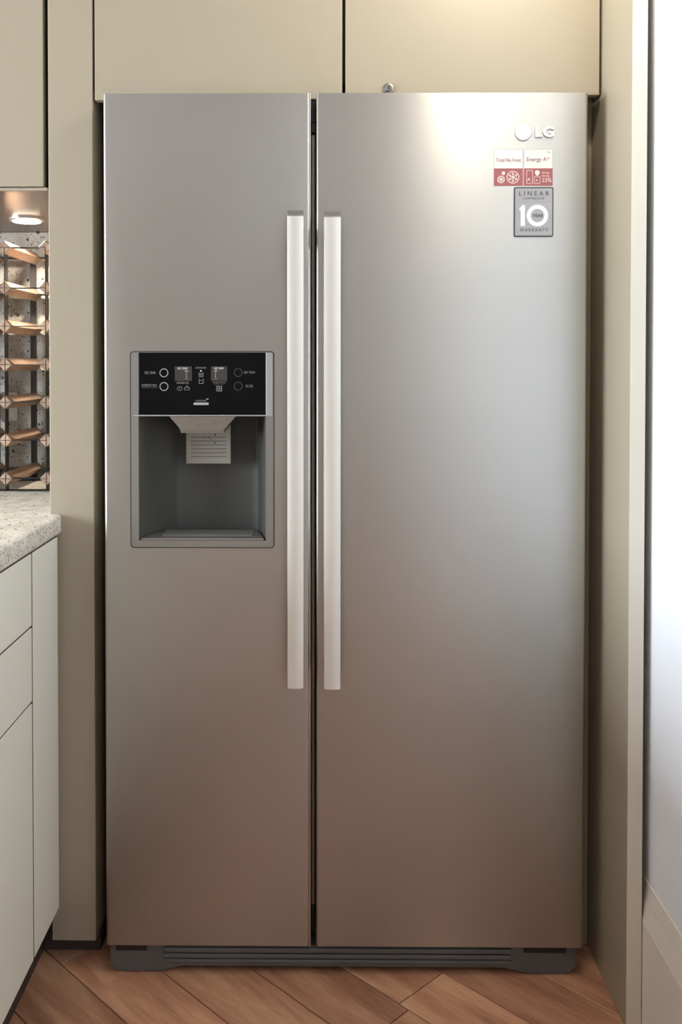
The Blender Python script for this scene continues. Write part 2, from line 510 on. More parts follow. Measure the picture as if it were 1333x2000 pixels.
# recessed ceiling lamps
for (lx, ly), pw in SPOTS:
    nm = {0: 'nearest the refrigerator', 1: 'added unseen at the far end of the kitchen'}[[s[0] for s in SPOTS].index((lx, ly))]
    t = thing('ceiling_downlight', 'recessed ceiling downlight ' + nm, 'lamp', (lx, ly, CEIL))
    bm = new_bm(); lathe(bm, [(0.082, 0.0), (0.095, -0.001), (0.095, -0.004), (0.082, -0.006)], n=32)
    obj('trim_ring', bm, M['lamp_trim'], t, True)
    bm = new_bm(); lathe(bm, [(0.080, -0.0062), (0.080, -0.0075)], n=32)
    obj('lens', bm, M['lamp_panel'], t)
    ld = bpy.data.lights.new('downlight_bulb', 'SPOT')
    ld.energy = pw
    ld.color = (1.0, 0.91, 0.78)
    ld.spot_size = R(172)
    ld.spot_blend = 0.25
    ld.shadow_soft_size = 0.08
    lo = bpy.data.objects.new('downlight_bulb', ld)
    lo.location = (0, 0, -0.012)
    lo.parent = t
    COL.objects.link(lo)

# ------------------------------------------------------------------ built-in surround of the refrigerator
YP = 1.86            # front plane of the tall panel and the overhead doors
tp = thing('tall_panel', 'tall narrow warm grey panel standing left of the refrigerator', 'panel', (-0.4955, YP, 0))
bm = new_bm(); box(bm, -0.044, 0.044, 0, 0.594, 0.037, CEIL - 0.004, 0.0015)
obj('panel_body', bm, M['lacquer'], tp)
bm = new_bm(); box(bm, -0.068, 0.046, 0.03, 0.594, 0.0, 0.0365); box(bm, -0.068, -0.0455, 0.03, 0.594, 0.0365, 0.119)
obj('plinth', bm, M['carcass'], tp)
bm = new_bm(); box(bm, 0.0500, 0.0760, 0.066, 0.084, 0.008, 1.7385)
obj('filler_strip', bm, M['lacquer'], tp)
bm = new_bm(); box(bm, 0.0444, 0.0498, 0.084, 0.11, 0.008, 1.7385)
obj('shadow_gap_strip', bm, M['carcass'], tp)

sp = thing('side_panel', 'tall thin warm grey end panel right of the refrigerator, by the white wall', 'panel', (0.5425, 1.68, 0))
bm = new_bm(); box(bm, 0, 0.0265, 0, 0.774, 0.0, CEIL - 0.004, 0.0012)
obj('panel_board', bm, M['lacquer'], sp)
bm = new_bm(); box(bm, 0.0, 0.0265, -0.0012, -0.0001, 0.0, CEIL - 0.004, 0.0004)  # thin sheet on the front edge, lighter than the panel board
obj('pale_edge', bm, M['pale_edge'], sp)
bm = new_bm(); box(bm, -0.0350, -0.0008, 0.246, 0.264, 0.002, 1.7385)
obj('filler_strip', bm, M['lacquer'], sp)

oc = thing('overhead_cabinet', 'warm grey two-door cabinet built in above the refrigerator', 'cabinet', (0.0437, YP, 1.70))
bm = new_bm(); box(bm, -0.494, 0.4965, 0.0222, 0.594, 0.0405, CEIL - 1.704)
obj('carcass', bm, M['carcass'], oc)
bm = new_bm(); box(bm, -0.4908, -0.0050, 0, 0.020, 0.006, CEIL - 1.706, 0.0012)
obj('door', bm, M['lacquer'], oc)
bm = new_bm(); box(bm, 0.0010, 0.4940, 0, 0.020, 0.0105, CEIL - 1.706, 0.0012)
d2 = obj('door', bm, M['lacquer'], oc)
bm = new_bm(); lathe(bm, [(0.0108, 0.0), (0.0112, -0.002), (0.0100, -0.004), (0.0072, -0.005), (0.0068, -0.0075), (0.0060, -0.0085)], 0.0850, 0.0245, 24, axis='y')
box(bm, 0.0838, 0.0862, -0.0092, -0.0084, 0.0212, 0.0278, mi=1)
disc(bm, 0.0850, 0.0262, 0.0018, -0.0093, -0.0084, 12, 1)
tag(obj('cam_lock', bm, [M['lock'], M['lock_dark']], d2, True), 'small round nickel key lock')

# ------------------------------------------------------------------ left wall cabinet, backsplash, worktop, base cabinet
wc = thing('wall_cabinet', 'warm grey wall cabinet over the wine rack, left of the tall panel', 'cabinet', (-0.84, YP, 1.534))
bm = new_bm(); box(bm, -0.295, 0.2915, 0.0222, 0.590, 0.004, CEIL - 1.538)
obj('carcass', bm, M['carcass'], wc)
bm = new_bm(); box(bm, -0.295, 0.2905, 0, 0.020, 0.004, CEIL - 1.540, 0.0012)
obj('door', bm, M['lacquer'], wc)
bm = new_bm(); box(bm, -0.295, 0.2985, 0.012, 0.590, -0.0035, 0.0035)
obj('underside_board', bm, M['underside'], wc)
bm = new_bm(); box(bm, -0.295, 0.2975, 0.004, 0.0115, -0.0035, 0.0030, 0.0015)
obj('front_lip', bm, M['lip'], wc)

pk = thing('puck_light', 'round warm puck light glowing under the wall cabinet', 'lamp', (-0.695, 2.2185, 1.5305))
bm = new_bm(); lathe(bm, [(0.040, 0.0), (0.040, -0.004), (0.036, -0.007), (0.0335, -0.007)], n=40)
obj('trim_ring', bm, M['lamp_trim'], pk, True)
bm = new_bm(); lathe(bm, [(0.033, -0.0072), (0.031, -0.0090)], n=40)
obj('lens', bm, M['lamp_warm'], pk)
ld = bpy.data.lights.new('puck_bulb', 'SPOT'); ld.energy = 11.0; ld.color = (1.0, 0.88, 0.72); ld.spot_size = R(165); ld.spot_blend = 0.5; ld.shadow_soft_size = 0.02
lo = bpy.data.objects.new('puck_bulb', ld); lo.location = (0, 0, -0.014); lo.parent = pk; COL.objects.link(lo)

CT = 0.8918
bm = new_bm(); box(bm, -1.138, -0.5405, 2.447, 2.459, CT + 0.0005, 1.5300)
obj('backsplash', bm, M['stone_wall'], label='pale speckled stone backsplash slab behind the wine rack', cat='backsplash')

bm = new_bm()
pts = [(-1.138, 0.47), (-0.517, 0.47), (-0.517, YP - 0.0015), (-0.5408, YP - 0.0015), (-0.5408, 2.446), (-1.138, 2.446)]
prism(bm, pts, 'z', CT - 0.039, CT)
bmesh.ops.recalc_face_normals(bm, faces=bm.faces)
es = [e for e in bm.edges if all(abs(v.co.x + 0.517) < 1e-4 for v in e.verts) and abs(e.verts[0].co.z - e.verts[1].co.z) < 1e-5]
bmesh.ops.bevel(bm, geom=es, offset=0.006, segments=4, profile=0.5, affect='EDGES')
obj('worktop', bm, M['stone_top'], smooth=True, label='thick speckled stone worktop with rounded front edge on the left', cat='worktop')

bc = thing('base_cabinet', 'pale grey-green drawer cabinet under the stone worktop', 'cabinet', (-0.52, 1.676, 0))
bm = new_bm(); box(bm, -0.60, -0.0215, -1.19, 0.160, 0.120, CT - 0.041)
obj('carcass', bm, M['carcass'], bc)
bm = new_bm(); box(bm, -0.60, -0.045, -1.19, 0.260, 0.0, 0.119)
obj('plinth', bm, M['carcass'], bc)
for za, zb in ((0.7205, CT - 0.0425), (0.5845, 0.7165), (0.115, 0.5805)):
    bm = new_bm(); box(bm, -0.020, 0.0, -1.19, 0.0, za, zb, 0.001)
    obj('drawer_front', bm, M['lacquer_base'], bc)
bm = new_bm(); box(bm, -0.020, 0.0, 0.0058, 0.166, 0.115, CT - 0.0425, 0.001)
obj('corner_filler', bm, M['lacquer_base'], bc)
for za, zb in ((0.5806, 0.5844), (0.7166, 0.7204)):  # dark strips fill the drawer seams, standing in for their shade
    bm = new_bm(); box(bm, -0.0205, -0.0022, -1.19, 0.0, za, zb)
    obj('gap_shade_strip', bm, M['carcass'], bc)
bm = new_bm(); box(bm, -0.0205, -0.0006, 0.0003, 0.0055, 0.115, CT - 0.0425)
obj('gap_shade_strip', bm, M['carcass'], bc)
bm = new_bm(); box(bm, -0.0205, -0.0022, -1.19, 0.166, CT - 0.0423, CT - 0.0393)
obj('gap_shade_strip', bm, M['carcass'], bc)

# wall socket behind the rack
ws = thing('wall_socket', 'small white power socket on the stone slab behind the rack', 'socket', (-0.806, 2.4465, 1.040))
bm = new_bm(); box(bm, -0.040, 0.0150, -0.009, 0.0, 0.0, 0.076, 0.003)
obj('face_plate', bm, M['socket'], ws, True)
bm = new_bm(); box(bm, -0.034, 0.0090, -0.012, -0.0092, 0.006, 0.070, 0.001)
obj('rocker', bm, M['socket'], ws, True)

# wine rack: square dowels turned on edge, slotted for thin metal straps
RX = [-0.9310, -0.8352, -0.7394, -0.6437]
RZ = [1.4597, 1.3659, 1.2768, 1.1875, 1.0993, 1.0109, 0.9212]
wr = thing('wine_rack', 'wood and metal wine rack standing on the worktop', 'wine rack', (-0.787, 2.19, CT))
hd = 0.0160
shared = None
for cx in RX:
    for cz in RZ:
        if shared is None:
            bm = new_bm()
            prism(bm, [(hd, 0), (0, hd), (-hd, 0), (0, -hd)], 'y', 0.0, 0.245)
            bmesh.ops.recalc_face_normals(bm, faces=bm.faces)
            bmesh.ops.bevel(bm, geom=list(bm.edges), offset=0.0008, segments=1, affect='EDGES')
            o = obj('dowel', bm, M['dowel'], wr)
            shared = o
        else:
            o = shared.copy(); COL.objects.link(o); o.parent = wr
        o.location = (cx + 0.787, 0, cz - CT)
def straps(yc0, yc1):
    for cx in RX:
        bm = new_bm(); box(bm, cx + 0.787 - 0.0006, cx + 0.787 + 0.0006, yc0, yc1, 0.0008, RZ[0] - CT + 0.0005)
        obj('upright_strap', bm, M['strap'], wr)
    for cz in RZ + [CT + 0.0018]:
        bm = new_bm(); box(bm, RX[0] + 0.787, RX[-1] + 0.787 , yc0, yc1, cz - CT - 0.0006, cz - CT + 0.0006)
        obj('cross_strap', bm, M['strap'], wr)
straps(-0.0006, 0.024)
straps(0.196, 0.2456)

# ------------------------------------------------------------------ refrigerator
FR = thing('refrigerator', 'large stainless steel side-by-side refrigerator with two long bar handles', 'refrigerator', (0.043, 1.815, 0), R(0.62))
HW = 0.4627
GL, GR = -0.0660, -0.0553          # gap between the doors
ZT, ZB = 1.7052, 0.0592
bm = new_bm()
box(bm, -0.452, 0.452, 0.122, 0.615, 0.030, 1.690, 0.004)
body = obj('case', bm, M['case_grey'], FR)
bm = new_bm(); box(bm, GL + 0.001, GR - 0.001, 0.036, 0.1215, 0.12, 1.636, 0.003)
obj('centre_mullion', bm, M['mullion'], FR, True)
bm = new_bm(); box(bm, GL + 0.0005, GR - 0.0005, 0.030, 0.1215, 1.6365, 1.6560, 0.002); box(bm, GL + 0.0004, GR - 0.0004, 0.034, 0.1215, 1.6570, 1.6985, 0.002)
obj('hinge_cover', bm, M['black'], FR)
bm = new_bm(); box(bm, GL + 0.0005, GR - 0.0005, 0.036, 0.1215, 0.062, 0.119, 0.002)
obj('lower_hinge_cover', bm, M['black'], FR)

DT = 0.100
def door_mesh(x0, x1, r):
    """solid door slab: rounded front verticals and softly rounded top and bottom"""
    n = 5
    prof = [(x0, DT), (x0, r)]
    prof += [(x0 + r - r * math.cos(R(90 * i / n)), r - r * math.sin(R(90 * i / n))) for i in range(1, n + 1)]
    prof += [(x1 - r + r * math.sin(R(90 * i / n)), r - r * math.cos(R(90 * i / n))) for i in range(0, n + 1)]
    prof += [(x1, DT)]
    bm = new_bm()
    prism(bm, prof, 'z', ZB, ZT)
    bmesh.ops.recalc_face_normals(bm, faces=bm.faces)
    es = [e for e in bm.edges if abs(e.verts[0].co.z - e.verts[1].co.z) < 1e-6 and not all(v.co.y > DT - 0.001 for v in e.verts)]
    bmesh.ops.bevel(bm, geom=es, offset=0.0025, segments=2, profile=0.5, affect='EDGES')
    return bm

# dispenser outline in the left door (local metres)
DX0, DX1, DZ0, DZ1 = -0.4121, -0.1352, 0.8348, 1.2130
ld_bm = door_mesh(-HW, GL, 0.006)
door_l = obj('freezer_door', ld_bm, M['steel'], FR, True)
bm = new_bm(); prism(bm, rrect(DX0, DX1, DZ0, DZ1, 0.007), 'y', -0.02, 0.13)
bmesh.ops.recalc_face_normals(bm, faces=bm.faces)
cut_me = bpy.data.meshes.new('cut'); bm.to_mesh(cut_me); bm.free()
cut = bpy.data.objects.new('cut', cut_me); COL.objects.link(cut)
cut.parent = FR
md = door_l.modifiers.new('hole', 'BOOLEAN'); md.object = cut; md.operation = 'DIFFERENCE'; md.solver = 'EXACT'
bpy.context.view_layer.update()
me = bpy.data.meshes.new_from_object(door_l.evaluated_get(bpy.context.evaluated_depsgraph_get()))
door_l.modifiers.clear()
door_l.data = me
bpy.data.objects.remove(cut, do_unlink=True)
for p in me.polygons: p.use_smooth = True
me.set_sharp_from_angle(angle=R(30))
door_r = obj('fridge_door', door_mesh(GR, HW, 0.006), M['steel'], FR, True)
for d, xa, xb in ((door_l, -HW + 0.004, GL - 0.002), (door_r, GR + 0.002, HW - 0.004)):
    bm = new_bm(); rframe(bm, rrect(xa, xb, ZB + 0.006, ZT - 0.008, 0.004, 2), rrect(xa + 0.03, xb - 0.03, ZB + 0.04, ZT - 0.04, 0.004, 2), DT + 0.0005, 0.1215)
    obj('gasket', bm, M['gasket'], d)
# bright strip standing in for the bevel highlight on the left door
bm = new_bm(); box(bm, GL - 0.0016, GL + 0.0004, -0.0006, 0.010, ZB + 0.001, ZT - 0.001, 0.0005)
obj('bevel_highlight_strip', bm, M['highlight_steel'], door_l)

def handle(parent, x0, x1, z0, z1):
    yf, yb = -0.0600, -0.0380
    n = 8
    w = x1 - x0
    prof = [(x0, yb), (x0 + 0.0005, yf + 0.0035)]
    prof += [(x0 + 0.0012 + (w - 0.0024) * i / n, yf + 0.0024 * (2 * i / n - 1) ** 2) for i in range(n + 1)]
    prof += [(x1 - 0.0005, yf + 0.0035), (x1, yb)]
    bm = new_bm()
    lo_, hi_ = [], []
    for x, y in prof:
        f = (y - yf) / (yb - yf)
        lo_.append(bm.verts.new((x, y, z0 + 0.004 * f)))
        hi_.append(bm.verts.new((x, y, z1 - 0.0135)))
    bm.faces.new(lo_); bm.faces.new(hi_[::-1])
    for i in range(len(prof)):
        j = (i + 1) % len(prof)
        bm.faces.new((lo_[j], lo_[i], hi_[i], hi_[j]))
    h = obj('handle_bar', bm, M['alu'], parent, True)
    # sloping end cap
    bm = new_bm()
    a, b = [], []
    for x, y in prof:
        f = (y - yf) / (yb - yf)
        a.append(bm.verts.new((x, y, z1 - 0.0132)))
        b.append(bm.verts.new((x + (0.0012 if x < (x0 + x1) / 2 else -0.0012) * f, y, z1 - 0.0118 + 0.0118 * f)))
    bm.faces.new(a); bm.faces.new(b[::-1])
    for i in range(len(prof)):
        j = (i + 1) % len(prof)
        bm.faces.new((a[j], a[i], b[i], b[j]))
    obj('handle_cap', bm, M['silver'], parent)
    for zc in (z0 + 0.030, z1 - 0.045):
        bm = new_bm(); box(bm, x0 + 0.006, x1 - 0.006, yb - 0.001, 0.0005, zc - 0.018, zc + 0.018, 0.003)
        obj('handle_mount', bm, M['silver'], parent, True)
handle(door_l, -0.1093, -0.0778, 0.5830, 1.4755)
handle(door_r, -0.0410, -0.0088, 0.5815, 1.4735)

# ---- water and ice dispenser
U = 0.000977          # drawing unit of the printed fronts
disp = None
bm = new_bm()
XA, XB, ZA, ZC = -0.3960, -0.1515, 0.8492, 1.0880           # cavity opening
# surround: outer rounded frame around panel and cavity
outer = rrect(DX0 + 0.0016, DX1 - 0.0016, DZ0 + 0.0016, DZ1 - 0.0016, 0.0060)
inner = rrect(XA, XB, ZA, 1.2105, 0.0012)
rframe(bm, outer, inner, -0.0008, 0.012)
disp = obj('dispenser', bm, M['silver'], FR)
tag(disp, 'silver framed water and ice dispenser')
bm = new_bm(); rframe(bm, rrect(DX0 - 0.0004, DX1 + 0.0004, DZ0 - 0.0004, DZ1 + 0.0004, 0.0074), rrect(DX0 + 0.0012, DX1 - 0.0012, DZ0 + 0.0012, DZ1 - 0.0012, 0.0062), -0.0002, 0.004)
obj('shadow_bead', bm, M['badge_dark'], disp)
bm = new_bm(); box(bm, XB + 0.0003, DX1 - 0.0030, -0.0016, 0.002, 1.0895, 1.2100, 0.0006)
obj('side_trim', bm, M['silver_bright'], disp)
bm = new_bm(); box(bm, XA + 0.0003, XB - 0.0003, -0.0012, 0.010, 1.0918, 1.2102, 0.0008)
cp = obj('control_panel', bm, M['glass_black'], disp)
bm = new_bm(); box(bm, XA - 0.011, XB + 0.012, -0.0018, 0.012, 1.0884, 1.0910, 0.0005)
obj('divider_bead', bm, M['silver_bright'], disp)

PX, PZ = -0.3964, 1.2101      # top left corner of the control panel
def ux(u): return PX + (u - 270) * U
def uz(v): return PZ - (v - 689) * U
YPRT = -0.0013
def ptext(s, u0, u1, v0, v1, m, **k): return text(s, ux(u0), ux(u1), uz(v1), uz(v0), YPRT, M[m], disp, **k)
for u, v, m in ((320.7, 728.3, 'ring_chrome'), (320.7, 755.2, 'ring_chrome'), (466.6, 727.8, 'ring_dark'), (466.6, 754.5, 'ring_dark')):
    bm = new_bm(); ring(bm, ux(u), uz(v), 8.6 * U, 7.0 * U, -0.0020, -0.0010, 36)
    disc(bm, ux(u), uz(v), 6.9 * U, -0.0016, -0.0010, 28, 1)
    obj('button', bm, [M[m], M['glass_black']], disp)
for u0, u1 in ((342, 375.6), (413, 445)):
    bm = new_bm(); box(bm, ux(u0), ux(u1), -0.00135, -0.0010, uz(744.4), uz(715.6))
    obj('display_window', bm, M['display'], disp)
YPRT = -0.0014
ptext('FRZ TEMP.', 283, 305, 725.8, 730.8, 'print_grey')
ptext('EXPRESS FRZ.', 277, 307.5, 750.5, 755.3, 'print_grey')
ptext('(HOLD 3 SEC.)', 278, 306, 756.2, 759.4, 'print_dim')
ptext('FRZ TEMP', 347.5, 367, 717.8, 721.6, 'print_white')
ptext('MAX', 362, 368.5, 723.5, 726, 'print_white')
ptext('MIN', 362, 368, 738.6, 741.4, 'print_grey')
ptext('REF TEMP', 420, 438, 717.6, 721.4, 'print_white')
ptext('MAX', 419.5, 425.5, 723.3, 725.8, 'print_white')
ptext('MIN', 419.8, 425, 738.2, 741, 'print_grey')
ptext('DISPENSER', 383, 404, 716.8, 720.2, 'print_grey')
ptext('EXPRESS FRZ', 346, 370, 746.2, 750, 'print_grey')
ptext('FILTER STATUS', 417, 442, 745.8, 748.8, 'print_grey')
ptext('HOLD 3 SEC.', 420, 440, 749.4, 752, 'print_dim')
ptext('REF TEMP.', 478, 500.5, 725.4, 730, 'print_grey')
ptext('FILTER', 481.5, 496, 752, 757, 'print_grey')
ptext('DISPENSER', 383, 404, 781.6, 784.6, 'print_grey')
for u, v, r_ in [(w, q, 0.8) for w in (365, 422) for q in (728.6, 732.4, 736.0)] + [(393.4, 724.7, 1.6)]:
    bm = new_bm(); disc(bm, ux(u), uz(v), r_ * U, -0.0016, -0.0012, 10)
    obj('indicator_dot', bm, M['print_white'], disp)
def strokes(name, segs, m, w=1.1):
    bm = new_bm()
    for (a, b, c, d) in segs:
        dx, dz = c - a, d - b
        L = math.hypot(dx, dz); nx, nz = -dz / L * w / 2, dx / L * w / 2
        prism(bm, [(ux(a + nx), uz(b + nz)), (ux(c + nx), uz(d + nz)), (ux(c - nx), uz(d - nz)), (ux(a - nx), uz(b - nz))], 'y', -0.0016, -0.0012)
    return obj(name, bm, M[m], disp)
strokes('ice_icon', [(389.5, 728, 390.2, 736), (398, 728, 397.3, 736), (390, 736, 397.5, 736), (391.5, 729, 393.5, 733), (396, 728.5, 394, 733), (392.5, 734, 395.5, 731)], 'print_grey')
strokes('water_icon', [(389.7, 739.6, 390, 749.5), (398, 739.6, 397.7, 749.5), (390, 749.3, 397.8, 749.3), (391.5, 743, 396, 743)], 'print_grey')
cl = []
for i in range(14):
    a, b = 2 * math.pi * i / 14, 2 * math.pi * (i + 1) / 14
    cl.append((351.6 + 5 * math.cos(a), 759 + 4 * math.sin(a), 351.6 + 5 * math.cos(b), 759 + 4 * math.sin(b)))
strokes('express_icon', cl + [(350, 758.5, 353, 758.5), (351.6, 757, 351.6, 760.5)], 'print_grey', 0.8)
strokes('cloud_icon', [(361, 757.5, 371, 757.5), (361, 757.5, 361, 762), (371, 757.5, 371, 762), (361, 762, 371, 762), (363, 757, 366, 753), (366, 753, 369, 757)], 'print_grey', 0.8)
strokes('filter_icon', [(424.4, 754.8, 434.2, 754.8), (424.4, 754.3, 424.4, 764.4), (434.2, 754.3, 434.2, 764.4), (424.4, 764, 434.2, 764), (429.3, 755, 429.3, 764), (424.4, 759.4, 434.2, 759.4)], 'print_grey', 1.3)
strokes('status_dash', [(404, 779.7, 408, 779.7)], 'print_white', 1.2)
bm = new_bm(); prism(bm, rrect(ux(378.5), ux(408.7), uz(791.5), uz(786.6), 2.2 * U, 5), 'y', -0.0022, -0.0010)
obj('selector_bar', bm, M['ring_chrome'], disp)

# cavity: splayed side walls, back and sloping drip tray
bm = new_bm()
BX0, BX1, BY = -0.3400, -0.2000, 0.1080
f = [bm.verts.new(c) for c in ((XA, 0.0, ZA), (XB, 0.0, ZA), (XB, 0.0, ZC), (XA, 0.0, ZC))]
# rounded plan: front corner, mid, back
def plan(z):
    return [bm.verts.new(c) for c in ((XA, 0.0, z), (XA + 0.008, 0.035, z), (XA + 0.028, 0.072, z), (BX0, BY - 0.008, z), (BX0 + 0.012, BY, z),
                                      (BX1 + 0.012, BY, z), (XB - 0.020, BY - 0.010, z), (XB - 0.010, 0.060, z), (XB, 0.0, z))]
low, high = plan(ZA), plan(ZC)
for i in range(8):
    bm.faces.new((low[i], low[i + 1], high[i + 1], high[i]))
bm.faces.new(high)
bm.faces.new(low[::-1])
o = obj('cavity', bm, M['cavity'], disp, True)
tag(o, 'dark grey dispenser recess')
bm = new_bm()
prism(bm, [(XA + 0.004, 0.0004), (XA + 0.012, 0.034), (XA + 0.030, 0.068), (BX0 + 0.004, BY - 0.012), (BX1 + 0.008, BY - 0.010), (XB - 0.024, BY - 0.016), (XB - 0.014, 0.056), (XB - 0.004, 0.0004)], 'z', ZA + 0.0005, ZA + 0.004)
obj('drip_tray', bm, M['silver'], disp)
for k in range(5):
    bm = new_bm(); yy = 0.028 + k * 0.013
    box(bm, XA + 0.040, XB - 0.028, yy, yy + 0.006, ZA + 0.0042, ZA + 0.0062)
    obj('tray_slat', bm, M['silver'], disp)
# spout cover
bm = new_bm()
zt_, zb_ = 1.0878, 1.0615
def sx(u): return PX + (u - 270) * U
fr = [(sx(331), -0.0006, zt_), (sx(461), -0.0006, zt_), (sx(437), 0.006, zb_), (sx(353), 0.006, zb_)]
bk = [(sx(331), 0.060, zt_), (sx(461), 0.060, zt_), (sx(437), 0.060, zb_ - 0.004), (sx(353), 0.060, zb_ - 0.004)]
lip = [(sx(353), 0.008, zb_ - 0.006), (sx(437), 0.008, zb_ - 0.006)]
v = [bm.verts.new(c) for c in fr + bk + lip]
for q in ((0, 1, 2, 3), (3, 2, 9, 8), (8, 9, 6, 7), (4, 5, 1, 0), (7, 6, 5, 4)):
    bm.faces.new([v[i] for i in q])
bm.faces.new([v[i] for i in (0, 3, 8, 7, 4)]); bm.faces.new([v[i] for i in (1, 5, 6, 9, 2)])
obj('spout_cover', bm, M['silver'], disp)
o = text('SRYOSKA', sx(374), sx(418), 1.0712, 1.0778, 0.0, M['silver_bright'], disp, 'raised_lettering', depth=0.0008, shear=0.25)
for vv in o.data.vertices: vv.co.y += 0.0026 + (1.0745 - vv.co.z) * 0.25 - 0.0008
# push plate with a printed paper label
LX0, LX1, LZ0, LZ1, LY = -0.3135, -0.2245, 0.9905, 1.0560, 0.0640
bm = new_bm(); box(bm, LX0, LX1, LY, LY + 0.004, LZ0, LZ1 + 0.012, 0.0008)
lab = obj('push_plate', bm, M['paper'], disp)
tag(lab, 'pale printed instruction plate')
bm = new_bm()
for k in range(6):
    z = LZ1 - 0.0125 - k * 0.00775
    box(bm, LX0 + 0.010, LX1 - 0.009, LY - 0.0003, LY, z - 0.0006, z + 0.0006)
    box(bm, LX0 + 0.010, LX1 - 0.012 - 0.004 * ((k * 7) % 3), LY - 0.0003, LY, z - 0.0036, z - 0.0024, mi=1)
for uu, ww, rr in ((0.036, 0.0125, 0.0016), (0.058, 0.0080, 0.0018), (0.058, 0.0235, 0.0017), (0.050, 0.0165, 0.0012), (0.066, 0.0150, 0.0010), (0.045, 0.0140, 0.0010)):
    disc(bm, LX0 + uu, LZ1 - ww, rr, LY - 0.0004, LY, 10)
obj('printed_lines', bm, [M['ink'], M['ink_soft']], disp)

# ---- stickers, badge and emblem on the right door
BXO, BZO = 0.3820 - 0.043, 1.6298          # emblem centre in local metres (drawing point 1022.6, 257.2)
def bx(u): return BXO + (u - 1022.6) * U * 1.004
def bz(v): return BZO - (v - 257.2) * U * 1.004
def btext(s, u0, u1, v0, v1, m, par, y=-0.0006, **k): return text(s, bx(u0), bx(u1), bz(v1), bz(v0), y, M[m], par, **k)
bm = new_bm()
lathe(bm, [(16.2 * U, 0.0), (16.2 * U, -0.0014), (15.4 * U, -0.0026), (8 * U, -0.0034)], bx(1022.6), bz(257.2), 40, axis='y')
emb = obj('brand_emblem', bm, M['logo'], FR, True)
tag(emb, 'round white emblem')
bm = new_bm(); ring(bm, bx(1022.6), bz(257.2), 16.9 * U, 16.0 * U, -0.0010, 0.0, 40)
obj('emblem_rim', bm, M['logo_rim'], emb)
bm = new_bm()
n = 30
for i in range(n):
    a0, a1 = R(95 + 265 * i / n), R(95 + 265 * (i + 1) / n)
    q = []
    for a, r_ in ((a0, 10.6), (a1, 10.6), (a1, 9.4), (a0, 9.4)):
        q.append((bx(1022.6) + r_ * U * math.cos(a), bz(257.2) + r_ * U * math.sin(a)))
    prism(bm, q, 'y', -0.0037, -0.0026)
for (a, b, c, d) in ((1022, 250.5, 1023.2, 263), (1022, 262, 1027, 263.2), (1027, 256.7, 1033, 257.9)):
    box(bm, bx(a), bx(c), -0.0038, -0.0030, bz(d), bz(b))
disc(bm, bx(1017.5), bz(252.5), 1.6 * U, -0.0038, -0.0030, 12)
obj('emblem_relief', bm, M['logo_relief'], emb)
lg = btext('LG', 1045.7, 1081.6, 247.3, 267.5, 'logo', FR, y=-0.0001, depth=0.0026, name='brand_lettering', fat=0.03)
lg2 = btext('LG', 1045.2, 1082.1, 246.9, 268.3, 'logo_rim', FR, y=0.0001, depth=0.0012, name='brand_lettering_rim', fat=0.035)

def sticker(u0, u1, lbl):
    bm = new_bm()
    box(bm, bx(u0), bx(u1), -0.0003, 0.0, bz(361), bz(290.5), mi=1)
    box(bm, bx(u0 + 0.8), bx(u1 - 0.8), -0.0004, -0.0002, bz(327.5), bz(291.4), mi=0)
    box(bm, bx(u0), bx(u1), -0.0005, -0.0002, bz(361), bz(327.5), mi=2)
    o = obj('sticker', bm, [M['stick_white'], M['stick_line'], M['stick_red']], FR)
    tag(o, lbl)
    return o
s1 = sticker(966, 1022.3, 'ivory and red sticker with snowflake print')
btext('Total No Frost', 970, 1018.3, 308, 315, 'stick_text', s1)
bm = new_bm()
def flake(u, v, r_, k):
    ring(bm, bx(u), bz(v), r_ * U, (r_ - 1.4) * U, -0.0008, -0.0004, 28)
    for i in range(k):
        a = math.pi * i / k + 0.5
        for s in (-1, 1):
            c, d = math.cos(a) * s, math.sin(a) * s
            w = 0.75
            L = r_ - 2.4
            prism(bm, [(bx(u - d * w), bz(v - c * -w)), (bx(u + c * L - d * w), bz(v + d * L + c * w)), (bx(u + c * L + d * w), bz(v + d * L - c * w)), (bx(u + d * w), bz(v - c * w))], 'y', -0.0008, -0.0004)
            for t in (-1, 1):
                e, g = math.cos(a + t * 0.75) * s, math.sin(a + t * 0.75) * s
                m0 = L * 0.5
                p = (u + c * m0, v + d * m0); q = (p[0] + e * L * 0.4, p[1] + g * L * 0.4)
                prism(bm, [(bx(p[0] - g * .5), bz(p[1] + e * .5)), (bx(q[0] - g * .5), bz(q[1] + e * .5)), (bx(q[0] + g * .5), bz(q[1] - e * .5)), (bx(p[0] + g * .5), bz(p[1] - e * .5))], 'y', -0.0008, -0.0004)
flake(1003, 344.7, 12.2, 3)
flake(980, 349, 7.2, 3)
disc(bm, bx(984.5), bz(336.8), 3.4 * U, -0.0008, -0.0004, 16)
obj('snowflake_print', bm, M['stick_pink'], s1)
s2 = sticker(1024, 1080, 'ivory and red energy rating sticker')
btext('Energy A', 1029.5, 1068, 306, 316.5, 'stick_text', s2)
btext('+', 1069, 1073.5, 306, 310.5, 'stick_text', s2)
btext('LG', 1068.5, 1075, 294, 298.5, 'stick_line', s2)
btext('Energy', 1060, 1073.5, 334, 338.5, 'stick_pink', s2)
btext('Saving', 1060, 1073, 340, 344.5, 'stick_pink', s2)
btext('23%', 1059.5, 1077.5, 346.5, 354, 'stick_pink', s2)
btext('A', 1030.8, 1037, 346, 352, 'stick_pink', s2)
btext('A', 1046.5, 1051, 348.5, 352.5, 'stick_pink', s2)
bm = new_bm()
rframe(bm, rrect(bx(1029.3), bx(1041.2), bz(357), bz(331.3), 0.0004, 2), rrect(bx(1030.1), bx(1040.4), bz(356.2), bz(332.1), 0.0003, 2), -0.0008, -0.0004)
